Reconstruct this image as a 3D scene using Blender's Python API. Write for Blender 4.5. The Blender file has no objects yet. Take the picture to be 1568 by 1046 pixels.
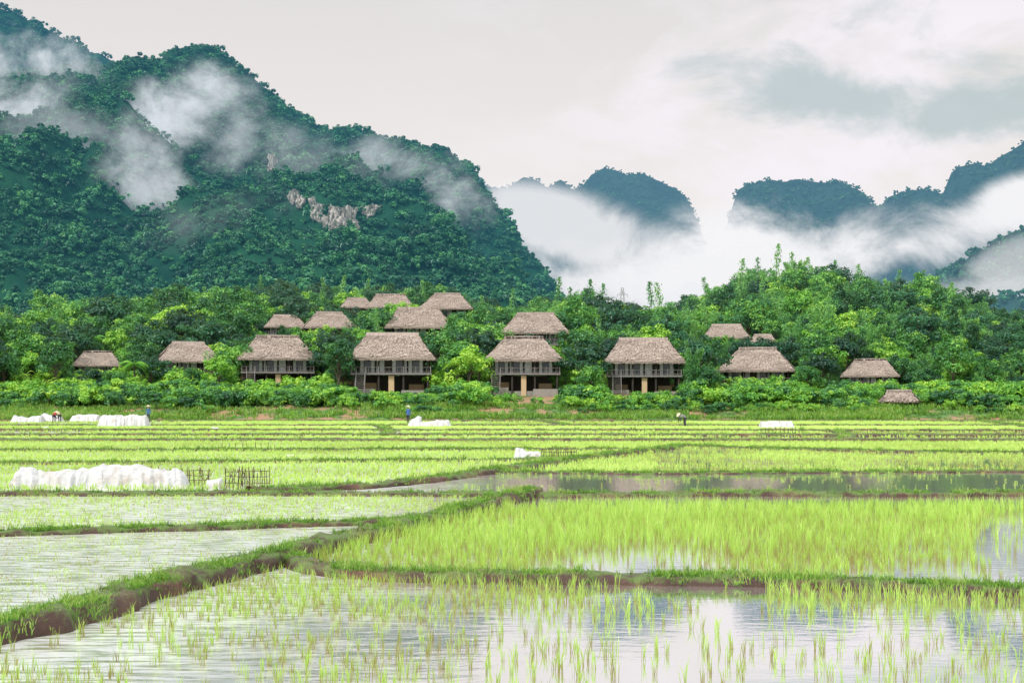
import bpy, math, random
import numpy as np
from mathutils import Vector, Matrix
rng=np.random.default_rng(7); random.seed(7)
R=math.radians
CH=2.2; F=2178.; U0=784.; V0=615.
def wx(u,d): return (u-U0)/F*d
def wz(v,d): return CH+(V0-v)/F*d
def gd(v): return CH*F/(v-V0)
def gp(u,v): d=gd(v); return (wx(u,d),d)
scene=bpy.context.scene
COL=scene.collection

# ---------------------------------------------------------------- noise
def _h(i,j,s):
    n=(i.astype(np.int64)*374761393+j.astype(np.int64)*668265263+s*1442695)&0x7fffffff
    n=((n^(n>>13))*1274126177)&0x7fffffff
    return ((n^(n>>16))&0xffff)/65535.0
def vn(x,y,s=0):
    x=np.asarray(x,float);y=np.asarray(y,float)
    i=np.floor(x);j=np.floor(y);fx=x-i;fy=y-j
    fx=fx*fx*(3-2*fx);fy=fy*fy*(3-2*fy)
    a=_h(i,j,s);b=_h(i+1,j,s);c=_h(i,j+1,s);d=_h(i+1,j+1,s)
    return (a*(1-fx)+b*fx)*(1-fy)+(c*(1-fx)+d*fx)*fy
def fbm(x,y,s=0,o=5):
    r=0;a=.5;t=0
    for k in range(o):
        r=r+a*vn(x*2**k,y*2**k,s+k*17);t+=a;a*=.5
    return r/t
def sst(a,b,x):
    t=np.clip((x-a)/(b-a),0,1);return t*t*(3-2*t)

# ---------------------------------------------------------------- mesh helpers
def mknp(name,V,Q,tint=None,mi=None,mats=(),smooth=False):
    V=np.asarray(V,np.float32);Q=np.asarray(Q,np.int32)
    me=bpy.data.meshes.new(name)
    me.vertices.add(len(V));me.vertices.foreach_set('co',V.ravel())
    k=Q.shape[1]
    me.loops.add(Q.size);me.loops.foreach_set('vertex_index',Q.ravel())
    me.polygons.add(len(Q));me.polygons.foreach_set('loop_start',np.arange(0,Q.size,k,dtype=np.int32))
    for m in mats: me.materials.append(m)
    if mi is not None: me.polygons.foreach_set('material_index',np.asarray(mi,np.int32))
    me.polygons.foreach_set('use_smooth',np.full(len(Q),smooth))
    me.update(calc_edges=True)
    if tint is not None:
        a=me.attributes.new('tint','FLOAT','POINT');a.data.foreach_set('value',np.asarray(tint,np.float32))
    return me
def ob(name,me,parent=None,loc=None,rot=None,sc=None,link=True):
    o=bpy.data.objects.new(name,me)
    if link: COL.objects.link(o)
    if parent: o.parent=parent
    if loc is not None:o.location=loc
    if rot is not None:o.rotation_euler=rot
    if sc is not None:o.scale=sc if hasattr(sc,'__len__') else (sc,)*3
    return o
def empty(name,loc=(0,0,0),rot=(0,0,0),sc=1):
    e=bpy.data.objects.new(name,None);COL.objects.link(e);e.location=loc;e.rotation_euler=rot;e.scale=(sc,)*3;e.empty_display_size=.2
    return e
class MB:
    def __init__(s): s.V=[];s.Q=[];s.T=[];s.M=[];s.n=0
    def add(s,V,Q,t=.5,m=0):
        V=np.asarray(V,float).reshape(-1,3);Q=np.asarray(Q,int).reshape(-1,4)
        s.V.append(V);s.Q.append(Q+s.n);s.n+=len(V)
        s.T.append(np.broadcast_to(np.asarray(t,float),(len(V),)));s.M.append(np.full(len(Q),m))
    def box(s,x0,x1,y0,y1,z0,z1,t=.5,m=0):
        V=[(x0,y0,z0),(x1,y0,z0),(x1,y1,z0),(x0,y1,z0),(x0,y0,z1),(x1,y0,z1),(x1,y1,z1),(x0,y1,z1)]
        s.add(V,[(0,3,2,1),(4,5,6,7),(0,1,5,4),(1,2,6,5),(2,3,7,6),(3,0,4,7)],t,m)
    def tube(s,pts,rad,n=6,t=.5,m=0):
        pts=[np.array(p,float) for p in pts];V=[];Q=[]
        for i,p in enumerate(pts):
            d=pts[min(i+1,len(pts)-1)]-pts[max(i-1,0)];d/=np.linalg.norm(d)+1e-9
            a=np.cross(d,(0,0,1) if abs(d[2])<.9 else (1,0,0));a/=np.linalg.norm(a);b=np.cross(d,a)
            r=rad[i] if hasattr(rad,'__len__') else rad
            for k in range(n):
                an=2*math.pi*k/n;V.append(p+r*(a*math.cos(an)+b*math.sin(an)))
        for i in range(len(pts)-1):
            for k in range(n):
                k2=(k+1)%n;Q.append((i*n+k,i*n+k2,(i+1)*n+k2,(i+1)*n+k))
        s.add(V,Q,t,m)
    def mesh(s,name,mats,smooth=False):
        return mknp(name,np.concatenate(s.V),np.concatenate(s.Q),np.concatenate(s.T),np.concatenate(s.M),mats,smooth)
def gridmesh(name,X,Y,Z,mats,smooth=True,tint=None):
    n,m=X.shape;V=np.stack([X,Y,Z],-1).reshape(-1,3)
    i=np.arange(n-1)[:,None]*m+np.arange(m-1)[None,:]
    Q=np.stack([i,i+1,i+m+1,i+m],-1).reshape(-1,4)
    return mknp(name,V,Q,None if tint is None else tint.ravel(),None,mats,smooth)

# ---------------------------------------------------------------- material helpers
class NT:
    def __init__(s,name):
        s.m=bpy.data.materials.new(name);s.m.use_nodes=True;s.t=s.m.node_tree;s.t.nodes.clear()
        s.out=s.n('ShaderNodeOutputMaterial')
    def n(s,ty,ins=None,**kw):
        nd=s.t.nodes.new(ty)
        for k,v in kw.items(): setattr(nd,k,v)
        if ins:
            for k,v in ins.items():
                if isinstance(v,bpy.types.NodeSocket): s.t.links.new(v,nd.inputs[k])
                else: nd.inputs[k].default_value=v
        return nd
    def math(s,op,a,b=0.,c=False):
        return s.n('ShaderNodeMath',{0:a,1:b},operation=op,use_clamp=c).outputs[0]
    def ramp(s,fac,stops):
        r=s.n('ShaderNodeValToRGB',{0:fac});e=r.color_ramp.elements
        while len(e)<len(stops): e.new(.5)
        for i,(p,c) in enumerate(stops): e[i].position=p;e[i].color=(*c,1) if hasattr(c,'__len__') else (c,c,c,1)
        return r.outputs[0]
    def noise(s,sc,vec=None,det=4,rough=.55,dist=0.):
        i={'Scale':sc,'Detail':det,'Roughness':rough,'Distortion':dist}
        if vec is not None:i['Vector']=vec
        return s.n('ShaderNodeTexNoise',i).outputs[0]
    def mix(s,f,a,b,bt='MIX'):
        nd=s.n('ShaderNodeMix',data_type='RGBA',blend_type=bt)
        for i,v in ((0,f),(6,a),(7,b)):
            if isinstance(v,bpy.types.NodeSocket): s.t.links.new(v,nd.inputs[i])
            else: nd.inputs[i].default_value=v if i==0 else (*v,1) if len(v)==3 else v
        return nd.outputs[2]
    def smix(s,f,a,b): return s.n('ShaderNodeMixShader',{0:f,1:a,2:b}).outputs[0]
    def attr(s,nm='tint'): return s.n('ShaderNodeAttribute',attribute_name=nm).outputs['Fac']
    def pos(s): return s.n('ShaderNodeNewGeometry').outputs['Position']
    def scaled(s,vec,sc): return s.n('ShaderNodeMapping',{'Vector':vec,'Scale':sc}).outputs[0]
    def end(s,sh): s.t.links.new(sh,s.out.inputs[0]);return s.m
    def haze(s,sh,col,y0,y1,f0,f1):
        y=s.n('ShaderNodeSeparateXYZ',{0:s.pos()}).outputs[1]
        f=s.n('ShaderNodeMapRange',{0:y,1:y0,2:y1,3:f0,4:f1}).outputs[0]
        return s.smix(f,sh,s.n('ShaderNodeEmission',{0:(*col,1),1:1.}).outputs[0])  # aerial haze painted into the surface as emission, by world Y
def leafmat(name,stops,haze=None,trans=.3,var=.42,gl=.04,tc=(.35,.5,.03)):
    t=NT(name);a=t.attr();r=t.n('ShaderNodeObjectInfo').outputs['Random']
    f=t.math('ADD',t.math('MULTIPLY',a,1-var),t.math('MULTIPLY',r,var))
    c=t.ramp(f,stops)
    d=t.n('ShaderNodeBsdfDiffuse',{0:c}).outputs[0]
    tr=t.n('ShaderNodeBsdfTranslucent',{0:t.mix(.5,c,tc)}).outputs[0]
    s=t.smix(trans,d,tr)
    s=t.smix(gl,s,t.n('ShaderNodeBsdfGlossy',{0:(.9,1,.95,1),'Roughness':.4}).outputs[0])
    if haze: s=t.haze(s,*haze)
    return t.end(s)
def simple(name,c0,c1,sc=4,rough=.8,bump=0.,vecscale=None,usetint=False):
    t=NT(name);co=t.n('ShaderNodeTexCoord').outputs['Object']
    if vecscale: co=t.scaled(co,vecscale)
    n=t.noise(sc,co,5,.6)
    f=t.ramp(n,[(.3,0.),(.7,1.)])
    if usetint: f=t.math('ADD',t.math('MULTIPLY',n,.4),t.math('MULTIPLY',t.attr(),.6))
    c=t.mix(f,c0,c1)
    p=t.n('ShaderNodeBsdfPrincipled',{'Base Color':c,'Roughness':rough})
    if bump:
        b=t.n('ShaderNodeBump',{'Strength':bump,'Height':n}).outputs[0];t.t.links.new(b,p.inputs['Normal'])
    return t.end(p.outputs[0])

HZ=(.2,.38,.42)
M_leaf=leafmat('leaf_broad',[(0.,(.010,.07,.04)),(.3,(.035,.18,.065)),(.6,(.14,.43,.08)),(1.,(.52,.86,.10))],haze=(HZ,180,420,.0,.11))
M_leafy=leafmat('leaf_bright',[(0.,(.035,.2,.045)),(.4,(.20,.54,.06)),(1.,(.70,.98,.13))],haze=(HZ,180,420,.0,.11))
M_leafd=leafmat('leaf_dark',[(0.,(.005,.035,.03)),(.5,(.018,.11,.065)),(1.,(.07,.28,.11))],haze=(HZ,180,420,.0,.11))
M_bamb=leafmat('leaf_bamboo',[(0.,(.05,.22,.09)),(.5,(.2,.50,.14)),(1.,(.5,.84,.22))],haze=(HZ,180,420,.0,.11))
MST=[(0.,(.005,.045,.035)),(.4,(.028,.16,.085)),(.75,(.09,.34,.13)),(1.,(.22,.56,.16))]
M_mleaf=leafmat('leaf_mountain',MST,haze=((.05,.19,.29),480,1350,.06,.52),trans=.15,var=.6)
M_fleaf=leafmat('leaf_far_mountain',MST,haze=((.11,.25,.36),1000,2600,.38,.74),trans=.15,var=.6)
M_bark=simple('bark',(.06,.045,.035),(.16,.13,.1),6)
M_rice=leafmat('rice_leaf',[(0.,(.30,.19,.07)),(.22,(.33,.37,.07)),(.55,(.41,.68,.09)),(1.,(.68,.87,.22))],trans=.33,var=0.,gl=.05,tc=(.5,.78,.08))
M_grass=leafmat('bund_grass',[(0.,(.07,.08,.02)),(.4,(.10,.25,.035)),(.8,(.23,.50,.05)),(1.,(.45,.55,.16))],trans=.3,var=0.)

# ---------------------------------------------------------------- leaves
def unit(v): return v/(np.linalg.norm(v,axis=-1,keepdims=True)+1e-9)
def leafquads(mb,C,N,size,asp,tint,m=0,droop=None):
    n=len(C);rd=rng.normal(size=(n,3))
    if droop is not None: rd[:,2]-=droop
    a=unit(rd-N*np.sum(rd*N,1,keepdims=True));b=np.cross(N,a)
    s=(size*rng.uniform(.65,1.35,n))[:,None]
    V=np.stack([C-a*s,C+b*s*asp-a*s*.1,C+a*s-N*s*.25,C-b*s*asp-a*s*.1],1).reshape(-1,3)
    Q=np.arange(n*4).reshape(-1,4)
    mb.add(V,Q,np.repeat(np.clip(tint,0,1),4),m)
def broad(name,R_,Hh,ncl,nl,ls,mat,cz=.62,flat=.75,trunk=True,seed=0,asp=.5):
    mb=MB();cc=np.array([0,0,Hh-R_*flat])
    d=unit(rng.normal(size=(ncl,3)));d[:,2]=np.where(d[:,2]<-.45,-d[:,2],d[:,2])
    rad=rng.uniform(.5,1.08,ncl)*(.6+.7*vn(d[:,0]*2+5+seed,d[:,1]*2+d[:,2]*2+9,seed))
    C=cc+d*rad[:,None]*np.array([R_,R_,R_*flat])
    cr=R_*rng.uniform(.17,.36,ncl)
    if trunk:
        top=cc+np.array([rng.normal()*.1,0,0])*R_
        mb.tube([(0,0,-1.),(rng.normal()*.08*R_,0,cc[2]*.45),top],[.05*R_+.08,.045*R_+.04,.05],6,.5,1)
        for i in range(min(9,ncl)):
            st=np.array([0,0,cc[2]*rng.uniform(.45,.85)])
            mid=(st+C[i])/2+np.array([0,0,-.05*R_])
            mb.tube([st,mid,C[i]],[.03*R_,.02*R_,.01*R_],4,.5,1)
    for i in range(ncl):
        dd=unit(rng.normal(size=(nl,3))+np.array([0,0,.35]))
        rr=rng.uniform(.55,1.1,nl)[:,None]
        P=C[i]+dd*rr*cr[i]*np.array([1.1,1.1,.75])
        N=unit(dd*.8+d[i]*.3+np.array([0,0,.5])+rng.normal(size=(nl,3))*.35)
        t=rng.uniform(.0,.8)+rng.normal(size=nl)*.14
        leafquads(mb,P,N,ls,asp,t,0,.4)
    return mb.mesh(name,[mat,M_bark])
def bamboo(name,Hh,nc,spread,mat):
    mb=MB()
    for i in range(nc):
        an=rng.uniform(0,6.28);lean=rng.uniform(.25,1)*spread;h=Hh*rng.uniform(.55,1)
        b=np.array([math.cos(an),math.sin(an),0]);p0=b*rng.uniform(0,.8)
        ss=np.linspace(0,1,9)
        P=[p0+b*lean*s**2.2+np.array([0,0,h*(s-.13*s**4*lean/2)]) for s in ss]
        mb.tube(P,list(np.linspace(.06,.015,9)),4,.5,1)
        n=230;s=rng.uniform(.2,1,n)**.8
        C=p0+b*(lean*s**2.2)[:,None]+np.array([0,0,1])*(h*(s-.13*s**4*lean/2))[:,None]
        off=rng.normal(size=(n,3))*(.16+.7*(1-s)[:,None]*1.)*np.array([1,1,.6]);off[:,2]-=.15
        N=unit(off+rng.normal(size=(n,3))*.5+np.array([0,-.1,.5]))
        leafquads(mb,C+off,N,.27,.33,rng.uniform(.1,.8)+rng.normal(size=n)*.15,0,1.6)
    return mb.mesh(name,[mat,M_bark])
def palm(name,Hh,nf,fl,mat,w=.5):
    mb=MB();mb.tube([(0,0,-.6),(.1,0,Hh*.5),(0,0,Hh)],[.17,.14,.12],6,.5,1)
    for i in range(nf):
        an=i*2.4+rng.uniform(-.2,.2);b=np.array([math.cos(an),math.sin(an),0]);sd=np.array([-b[1],b[0],0])
        up=rng.uniform(.25,1.1);L=fl*rng.uniform(.8,1.1);k=22
        s=np.linspace(.08,1,k);C=np.array([0,0,Hh])+b*(L*s)[:,None]*.85+np.array([0,0,1])*(L*(up*s-(.55+up*.55)*s**2))[:,None]
        t=.35+.5*rng.random()
        for sg in(-1,1):
            ll=w*np.sin(np.pi*np.clip(s*.85+.1,0,1))*1.3
            tip=C+sd*sg*ll[:,None]+b*.25-np.array([0,0,1])*(ll*.45)[:,None]
            wv=b*L/k*.42
            V=np.stack([C-wv,C+wv,tip+wv*.3,tip-wv*.3],1).reshape(-1,3)
            mb.add(V,np.arange(len(V)).reshape(-1,4),t+.1*sg,0)
    return mb.mesh(name,[mat,M_bark])
def banana(name,Hh,nf,mat):
    mb=MB();mb.tube([(0,0,-.5),(0,0,Hh*.5)],[.16,.1],6,.5,1)
    for i in range(nf):
        an=i*2.4+rng.uniform(-.3,.3);b=np.array([math.cos(an),math.sin(an),0]);sd=np.array([-b[1],b[0],0])
        up=rng.uniform(1.,1.9);L=Hh*.75*rng.uniform(.8,1.1);k=8;s=np.linspace(0,1,k)
        C=np.array([0,0,Hh*.45])+b*(L*s)[:,None]*.7+np.array([0,0,1])*(L*(up*s-up*.75*s**2.2))[:,None]
        wd=(.33*np.sin(np.pi*np.clip(s*.9+.06,0,1)))[:,None]
        V=np.concatenate([C-sd*wd-[0,0,.08],C,C+sd*wd-[0,0,.08]]);Q=[]
        for j in range(k-1):
            Q+= [(j,j+1,k+j+1,k+j),(k+j,k+j+1,2*k+j+1,2*k+j)]
        mb.add(V,Q,.5+.4*rng.random(),0)
    return mb.mesh(name,[mat,M_bark])

def scatter(name,pts,scl,rz,idx,protos,tilt=None):
    coll=bpy.data.collections.new(name+'_kinds')
    for i,(pn,me) in enumerate(protos):
        o=bpy.data.objects.new(f'{chr(97+i)}_{pn}',me);coll.objects.link(o)
    n=len(pts);me=bpy.data.meshes.new(name);me.vertices.add(n)
    me.vertices.foreach_set('co',np.asarray(pts,np.float32).ravel())
    for nm,ty,ar in(('sc','FLOAT',scl),('rz','FLOAT',rz),('id','INT',idx)):
        a=me.attributes.new(nm,ty,'POINT');a.data.foreach_set('value',np.asarray(ar,np.float32 if ty=='FLOAT' else np.int32))
    me.update();o=ob(name,me)
    g=bpy.data.node_groups.new(name,'GeometryNodeTree')
    g.interface.new_socket('Geometry',in_out='INPUT',socket_type='NodeSocketGeometry')
    g.interface.new_socket('Geometry',in_out='OUTPUT',socket_type='NodeSocketGeometry')
    N=g.nodes;L=g.links
    gi=N.new('NodeGroupInput');go=N.new('NodeGroupOutput')
    ci=N.new('GeometryNodeCollectionInfo');ci.inputs['Collection'].default_value=coll
    ci.inputs['Separate Children'].default_value=True;ci.inputs['Reset Children'].default_value=True
    ip=N.new('GeometryNodeInstanceOnPoints');ip.inputs['Pick Instance'].default_value=True
    def na(nm,ty):
        a=N.new('GeometryNodeInputNamedAttribute');a.data_type=ty;a.inputs['Name'].default_value=nm
        return [x for x in a.outputs if x.enabled and x.name=='Attribute'][0]
    cx=N.new('ShaderNodeCombineXYZ')
    L.new(gi.outputs[0],ip.inputs['Points']);L.new(ci.outputs[0],ip.inputs['Instance'])
    L.new(na('id','INT'),ip.inputs['Instance Index']);L.new(na('rz','FLOAT'),cx.inputs[2])
    L.new(cx.outputs[0],ip.inputs['Rotation']);L.new(na('sc','FLOAT'),ip.inputs['Scale'])
    L.new(ip.outputs[0],go.inputs[0])
    md=o.modifiers.new('scatter','NODES');md.node_group=g
    return o

# ================================================================ CAMERA
cam=bpy.data.cameras.new('camera');co=bpy.data.objects.new('camera',cam);COL.objects.link(co)
co.location=(0,0,CH);co.rotation_euler=(R(90),0,0)
cam.sensor_width=36;cam.lens=36*F/1568;cam.shift_y=(V0-523)/1568;cam.clip_end=20000;cam.clip_start=.1
scene.camera=co
scene.view_settings.view_transform='Standard'
try: scene.view_settings.look='None'
except: pass
scene.view_settings.exposure=0

# ================================================================ SKY / LIGHT
w=bpy.data.worlds.new('World');scene.world=w;w.use_nodes=True
t=NT.__new__(NT);t.t=w.node_tree;t.t.nodes.clear()
wo=t.n('ShaderNodeOutputWorld')
sky=t.n('ShaderNodeTexSky',sky_type='NISHITA',sun_disc=False,sun_elevation=R(48),sun_rotation=R(200),air_density=1.5,dust_density=4.)
D=t.n('ShaderNodeTexCoord').outputs['Generated']
zz=t.n('ShaderNodeSeparateXYZ',{0:D}).outputs[2]
base=t.ramp(zz,[(0.,(.95,.90,.87)),(.14,(.91,.86,.84)),(.28,(.79,.765,.755)),(.45,(.98,.98,1.)),(1.,(1.4,1.42,1.46))])
def dirv(u,v):
    d=Vector(((u-U0)/F,1,(V0-v)/F));d.normalize();return d
nz=t.noise(12.,t.scaled(D,(1,1,1.9)),7,.62,.35)
nz2=t.noise(8,t.scaled(D,(1,1,2.)),6,.6,.3)
def blob(u,v,su,sv,rot=0.):
    c=dirv(u,v)
    s=t.n('ShaderNodeVectorMath',{0:D,1:tuple(c)},operation='SUBTRACT').outputs[0]
    s=t.n('ShaderNodeVectorRotate',{'Vector':s,'Angle':rot},rotation_type='Y_AXIS').outputs[0]
    s=t.n('ShaderNodeVectorMath',{0:s,1:(F/su,1.5,F/sv)},operation='MULTIPLY').outputs[0]
    l=t.n('ShaderNodeVectorMath',{0:s},operation='LENGTH').outputs['Value']
    return t.math('SUBTRACT',1.,l,True)
msk=t.math('MAXIMUM',t.math('MAXIMUM',blob(1250,150,280,80,-.2),blob(1500,175,210,65,.1)),t.math('MULTIPLY',blob(1440,60,360,90,-.35),.45))
cl=t.n('ShaderNodeMapRange',{0:t.math('ADD',t.math('MULTIPLY',msk,1.7),t.math('MULTIPLY',t.math('SUBTRACT',nz,.5),3.2)),1:.35,2:1.35,3:0.,4:.78},interpolation_type='SMOOTHSTEP').outputs[0]
wh=t.n('ShaderNodeMapRange',{0:nz2,1:.42,2:.6,3:0.,4:1.}).outputs[0]
c=t.mix(t.math('MULTIPLY',wh,t.math('MULTIPLY',blob(1380,150,800,380),1.4,True)),base,(.97,.92,.97))
c=t.mix(cl,c,(.46,.57,.59))
c=t.n('ShaderNodeVectorMath',{0:c,3:10.},operation='SCALE').outputs[0]
c=t.mix(.93,sky.outputs[0],c)
bg=t.n('ShaderNodeBackground',{0:c,1:.1});t.t.links.new(bg.outputs[0],wo.inputs[0])
sl=bpy.data.lights.new('sun','SUN');sl.energy=2.3;sl.angle=R(10);sl.color=(1,.96,.88)
so=bpy.data.objects.new('sun',sl);COL.objects.link(so);so.rotation_euler=(R(42),0,R(-38));so.location=(0,-20,60)

# ================================================================ GROUND
tg=NT('mud');n1=tg.noise(.6,tg.pos(),6);c=tg.mix(tg.ramp(n1,[(.35,0.),(.65,1.)]),(.1,.06,.035),(.2,.2,.08))
M_mud=tg.end(tg.n('ShaderNodeBsdfPrincipled',{'Base Color':c,'Roughness':.9}).outputs[0])
ob('ground',mknp('ground',[(-9000,-300,-.15),(9000,-300,-.15),(9000,12000,-.15),(-9000,12000,-.15)],[(0,1,2,3)],mats=[M_mud]))
tw=NT('paddy_water');P=tw.pos()
nb=tw.noise(1.,tw.scaled(P,(2.2,5.,1)),4,.55);nb2=tw.noise(1.,tw.scaled(P,(.5,1.2,1)),3)
nb3=tw.noise(1.,tw.scaled(P,(1.6,10.,1)),5,.7)
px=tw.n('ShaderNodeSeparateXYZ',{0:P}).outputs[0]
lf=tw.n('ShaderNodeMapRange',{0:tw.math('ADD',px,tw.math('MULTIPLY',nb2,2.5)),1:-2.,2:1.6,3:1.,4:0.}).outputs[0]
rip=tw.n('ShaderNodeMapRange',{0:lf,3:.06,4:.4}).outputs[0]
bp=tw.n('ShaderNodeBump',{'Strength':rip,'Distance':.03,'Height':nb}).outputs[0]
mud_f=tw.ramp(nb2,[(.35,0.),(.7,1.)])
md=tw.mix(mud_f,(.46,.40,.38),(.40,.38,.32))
wl=tw.mix(tw.ramp(nb3,[(.42,0.),(.54,1.)]),(.30,.35,.20),(.84,.86,.84))  # pale silt, with whitish sky-reflection streaks painted into the diffuse colour
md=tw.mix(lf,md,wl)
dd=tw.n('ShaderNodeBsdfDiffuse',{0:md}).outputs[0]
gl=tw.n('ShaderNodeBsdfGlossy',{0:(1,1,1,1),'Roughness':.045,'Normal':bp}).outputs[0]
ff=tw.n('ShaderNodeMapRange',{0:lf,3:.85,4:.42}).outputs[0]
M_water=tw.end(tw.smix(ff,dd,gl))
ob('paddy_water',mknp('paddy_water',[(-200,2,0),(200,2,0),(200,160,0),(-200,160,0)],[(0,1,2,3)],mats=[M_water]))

# ---- bunds
B={
'b1':[(-420,1075),(-150,1020),(0,982),(100,957),(200,928),(300,897),(400,868),(500,846),(600,820),(690,797),(760,775),(812,760)],
'b2':[(440,860),(500,876),(560,884),(700,889),(850,890),(1000,893),(1200,898),(1400,905),(1568,911),(1900,922)],
'b3':[(-500,828),(-200,824),(0,820),(200,814),(400,808),(560,804),(690,801)],
'b4':[(-600,760),(0,759),(300,758),(600,759),(812,761),(1100,759),(1300,760),(1568,759),(2200,759)],
'b5':[(380,754),(540,749),(640,740),(740,726),(830,713),(900,703),(980,694),(1040,685)],
'b6':[(-700,713),(0,712),(400,709),(700,707),(850,706)],
'b7':[(1040,684),(1200,689),(1400,693),(1568,695),(2300,698)],
'b8':[(770,724),(1000,726),(1300,724),(1568,723),(2300,722)],
'b9':[(-800,693),(0,692),(500,691),(960,690)],
}
def vf(k):
    a=np.array(B[k],float);return lambda u:np.interp(u,a[:,0],a[:,1])
tb=NT('bund_earth');n1=tb.noise(3.,tb.pos(),6,.65);nz_=tb.n('ShaderNodeSeparateXYZ',{0:tb.n('ShaderNodeNewGeometry').outputs['Normal']}).outputs[2]
f=tb.ramp(tb.math('ADD',n1,tb.math('MULTIPLY',nz_,.3)),[(.64,0.),(.82,1.)])
c=tb.mix(f,(.07,.036,.025),(.12,.19,.04));c=tb.mix(tb.ramp(tb.noise(.7,tb.pos(),4),[(.5,0.),(.7,.5)]),c,(.26,.13,.075))
p=tb.n('ShaderNodeBsdfPrincipled',{'Base Color':c,'Roughness':.6,'Normal':tb.n('ShaderNodeBump',{'Strength':1.,'Distance':.06,'Height':n1}).outputs[0]})
M_bund=tb.end(p.outputs[0])
bundpts=[];bm=MB()
def resample(P,st):
    P=np.array(P,float)
    out=[]
    for i in range(len(P)-1):
        p0=P[max(i-1,0)];p1=P[i];p2=P[i+1];p3=P[min(i+2,len(P)-1)]
        for s in np.linspace(0,1,12,endpoint=False):
            out.append(.5*((2*p1)+(-p0+p2)*s+(2*p0-5*p1+4*p2-p3)*s*s+(-p0+3*p1-3*p2+p3)*s**3))
    out.append(P[-1]);P=np.array(out)
    L=np.r_[0,np.cumsum(np.linalg.norm(np.diff(P,axis=0),axis=1))]
    n=max(3,int(L[-1]/st));q=np.linspace(0,L[-1],n)
    return np.stack([np.interp(q,L,P[:,0]),np.interp(q,L,P[:,1])],1)
def addbund(P,w,h,st):
    P=resample(P,st);T=np.gradient(P,axis=0);T=unit(T);Nn=np.stack([-T[:,1],T[:,0]],1)
    wig=(fbm(P[:,0]*.8,P[:,1]*.8,3,3)-.5)*w*1.8;P=P+Nn*wig[:,None]
    prof=[(-1.,-.3),(-.92,.2),(-.8,.8),(-.4,1.),(0,1.0),(.4,1.),(.8,.8),(.92,.2),(1.,-.3)]
    X=[];Y=[];Z=[]
    for a,b in prof:
        ww=w*(1+1.1*(fbm(P[:,0]*2.2+a*3,P[:,1]*2.2,11,4)-.5))
        q=P+Nn*(a*ww)[:,None];X.append(q[:,0]);Y.append(q[:,1])
        Z.append(h*b*(1+1.1*(fbm(q[:,0]*2.8,q[:,1]*2.8,23,4)-.5)))
    X=np.array(X);Y=np.array(Y);Z=np.array(Z);n,m=X.shape
    i=np.arange(n-1)[:,None]*m+np.arange(m-1)[None,:]
    bm.add(np.stack([X,Y,Z],-1).reshape(-1,3),np.stack([i,i+1,i+m+1,i+m],-1).reshape(-1,4))
    bundpts.append((P,Nn,w,h))
for k,w_,h_ in(('b1',.27,.20),('b2',.24,.12),('b3',.2,.09),('b4',.3,.10),('b5',.3,.14),('b6',.3,.1),('b7',.35,.1),('b8',.25,.06),('b9',.35,.12)):
    addbund([gp(u,v) for u,v in B[k]],w_,h_,.05 if k in('b1','b2','b3') else .15)
fary=[78,90,105,127,157.5]
for i,y in enumerate(fary):
    s=rng.uniform(-.02,.02)
    addbund([(-130,y-130*s),(-60,y-60*s+rng.uniform(-.8,.8)),(0,y+rng.uniform(-.8,.8)),(60,y+60*s),(130,y+130*s)],.45,.18,.6)
for (x0,y0,x1,y1) in[(-8,90,-12,127),(18,78,24,105),(40,105,52,157),(-38,78,-50,105),(-60,105,-66,157),(5,127,3,157)]:
    addbund([(x0,y0),((x0+x1)/2+.6,(y0+y1)/2),(x1,y1)],.4,.14,.5)
ob('paddy_bund',bm.mesh('paddy_bund',[M_bund],True))

# ---- blades
def blades(mb,base,h,w_,lean,tint,m=0):
    n=len(base);an=rng.uniform(0,2*np.pi,n);d=np.stack([np.cos(an),np.sin(an),np.zeros(n)],1)
    a2=rng.uniform(-.9,.9,n);s=np.stack([np.cos(a2),np.sin(a2),np.zeros(n)],1)
    up=np.array([0,0,1.])
    h=h[:,None];w_=w_[:,None];lean=lean[:,None]
    p1=base+up*h*.55+d*h*lean*.3;p2=base+up*h*(1-lean*.25)+d*h*lean
    V=np.stack([base-s*w_*.5,base+s*w_*.5,p1-s*w_*.5,p1+s*w_*.5,p2-s*w_*.08,p2+s*w_*.08],1).reshape(-1,3)
    o=(np.arange(n)*6)[:,None]
    Q=np.concatenate([o+[0,1,3,2],o+[2,3,5,4]],1).reshape(-1,4)
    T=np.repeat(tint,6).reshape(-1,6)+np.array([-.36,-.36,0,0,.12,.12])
    mb.add(V,Q,np.clip(T,0,1).ravel(),m)
def tufts(mb,C,k,h,w_,spread,lean,tint):
    n=len(C);b=np.repeat(C,k,0);b=b.copy();b[:,:2]+=rng.normal(size=(n*k,2))*np.repeat(spread,k)[:,None]
    hh=np.repeat(h*rng.uniform(.72,1.18,n),k)*rng.uniform(.55,1.1,n*k)
    tt_=np.repeat(tint+rng.normal(size=n)*.15,k)+rng.normal(size=n*k)*.1
    blades(mb,b,hh,np.repeat(w_,k)*rng.uniform(.7,1.2,n*k),rng.uniform(.1,1,n*k)*lean,tt_)
def rowgrid(x0,x1,y0,y1,dx,dy,j=.25,ang=0.):
    X,Y=np.meshgrid(np.arange(x0,x1,dx),np.arange(y0,y1,dy));X=X.ravel();Y=Y.ravel()
    X=X+rng.normal(size=X.size)*dx*j;Y=Y+rng.normal(size=X.size)*dy*j
    Y=Y+(fbm(X*.15,Y*.15,5,2)-.5)*1.2
    return X,Y
near=np.concatenate([p[0] for p in bundpts[:9]])
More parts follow.
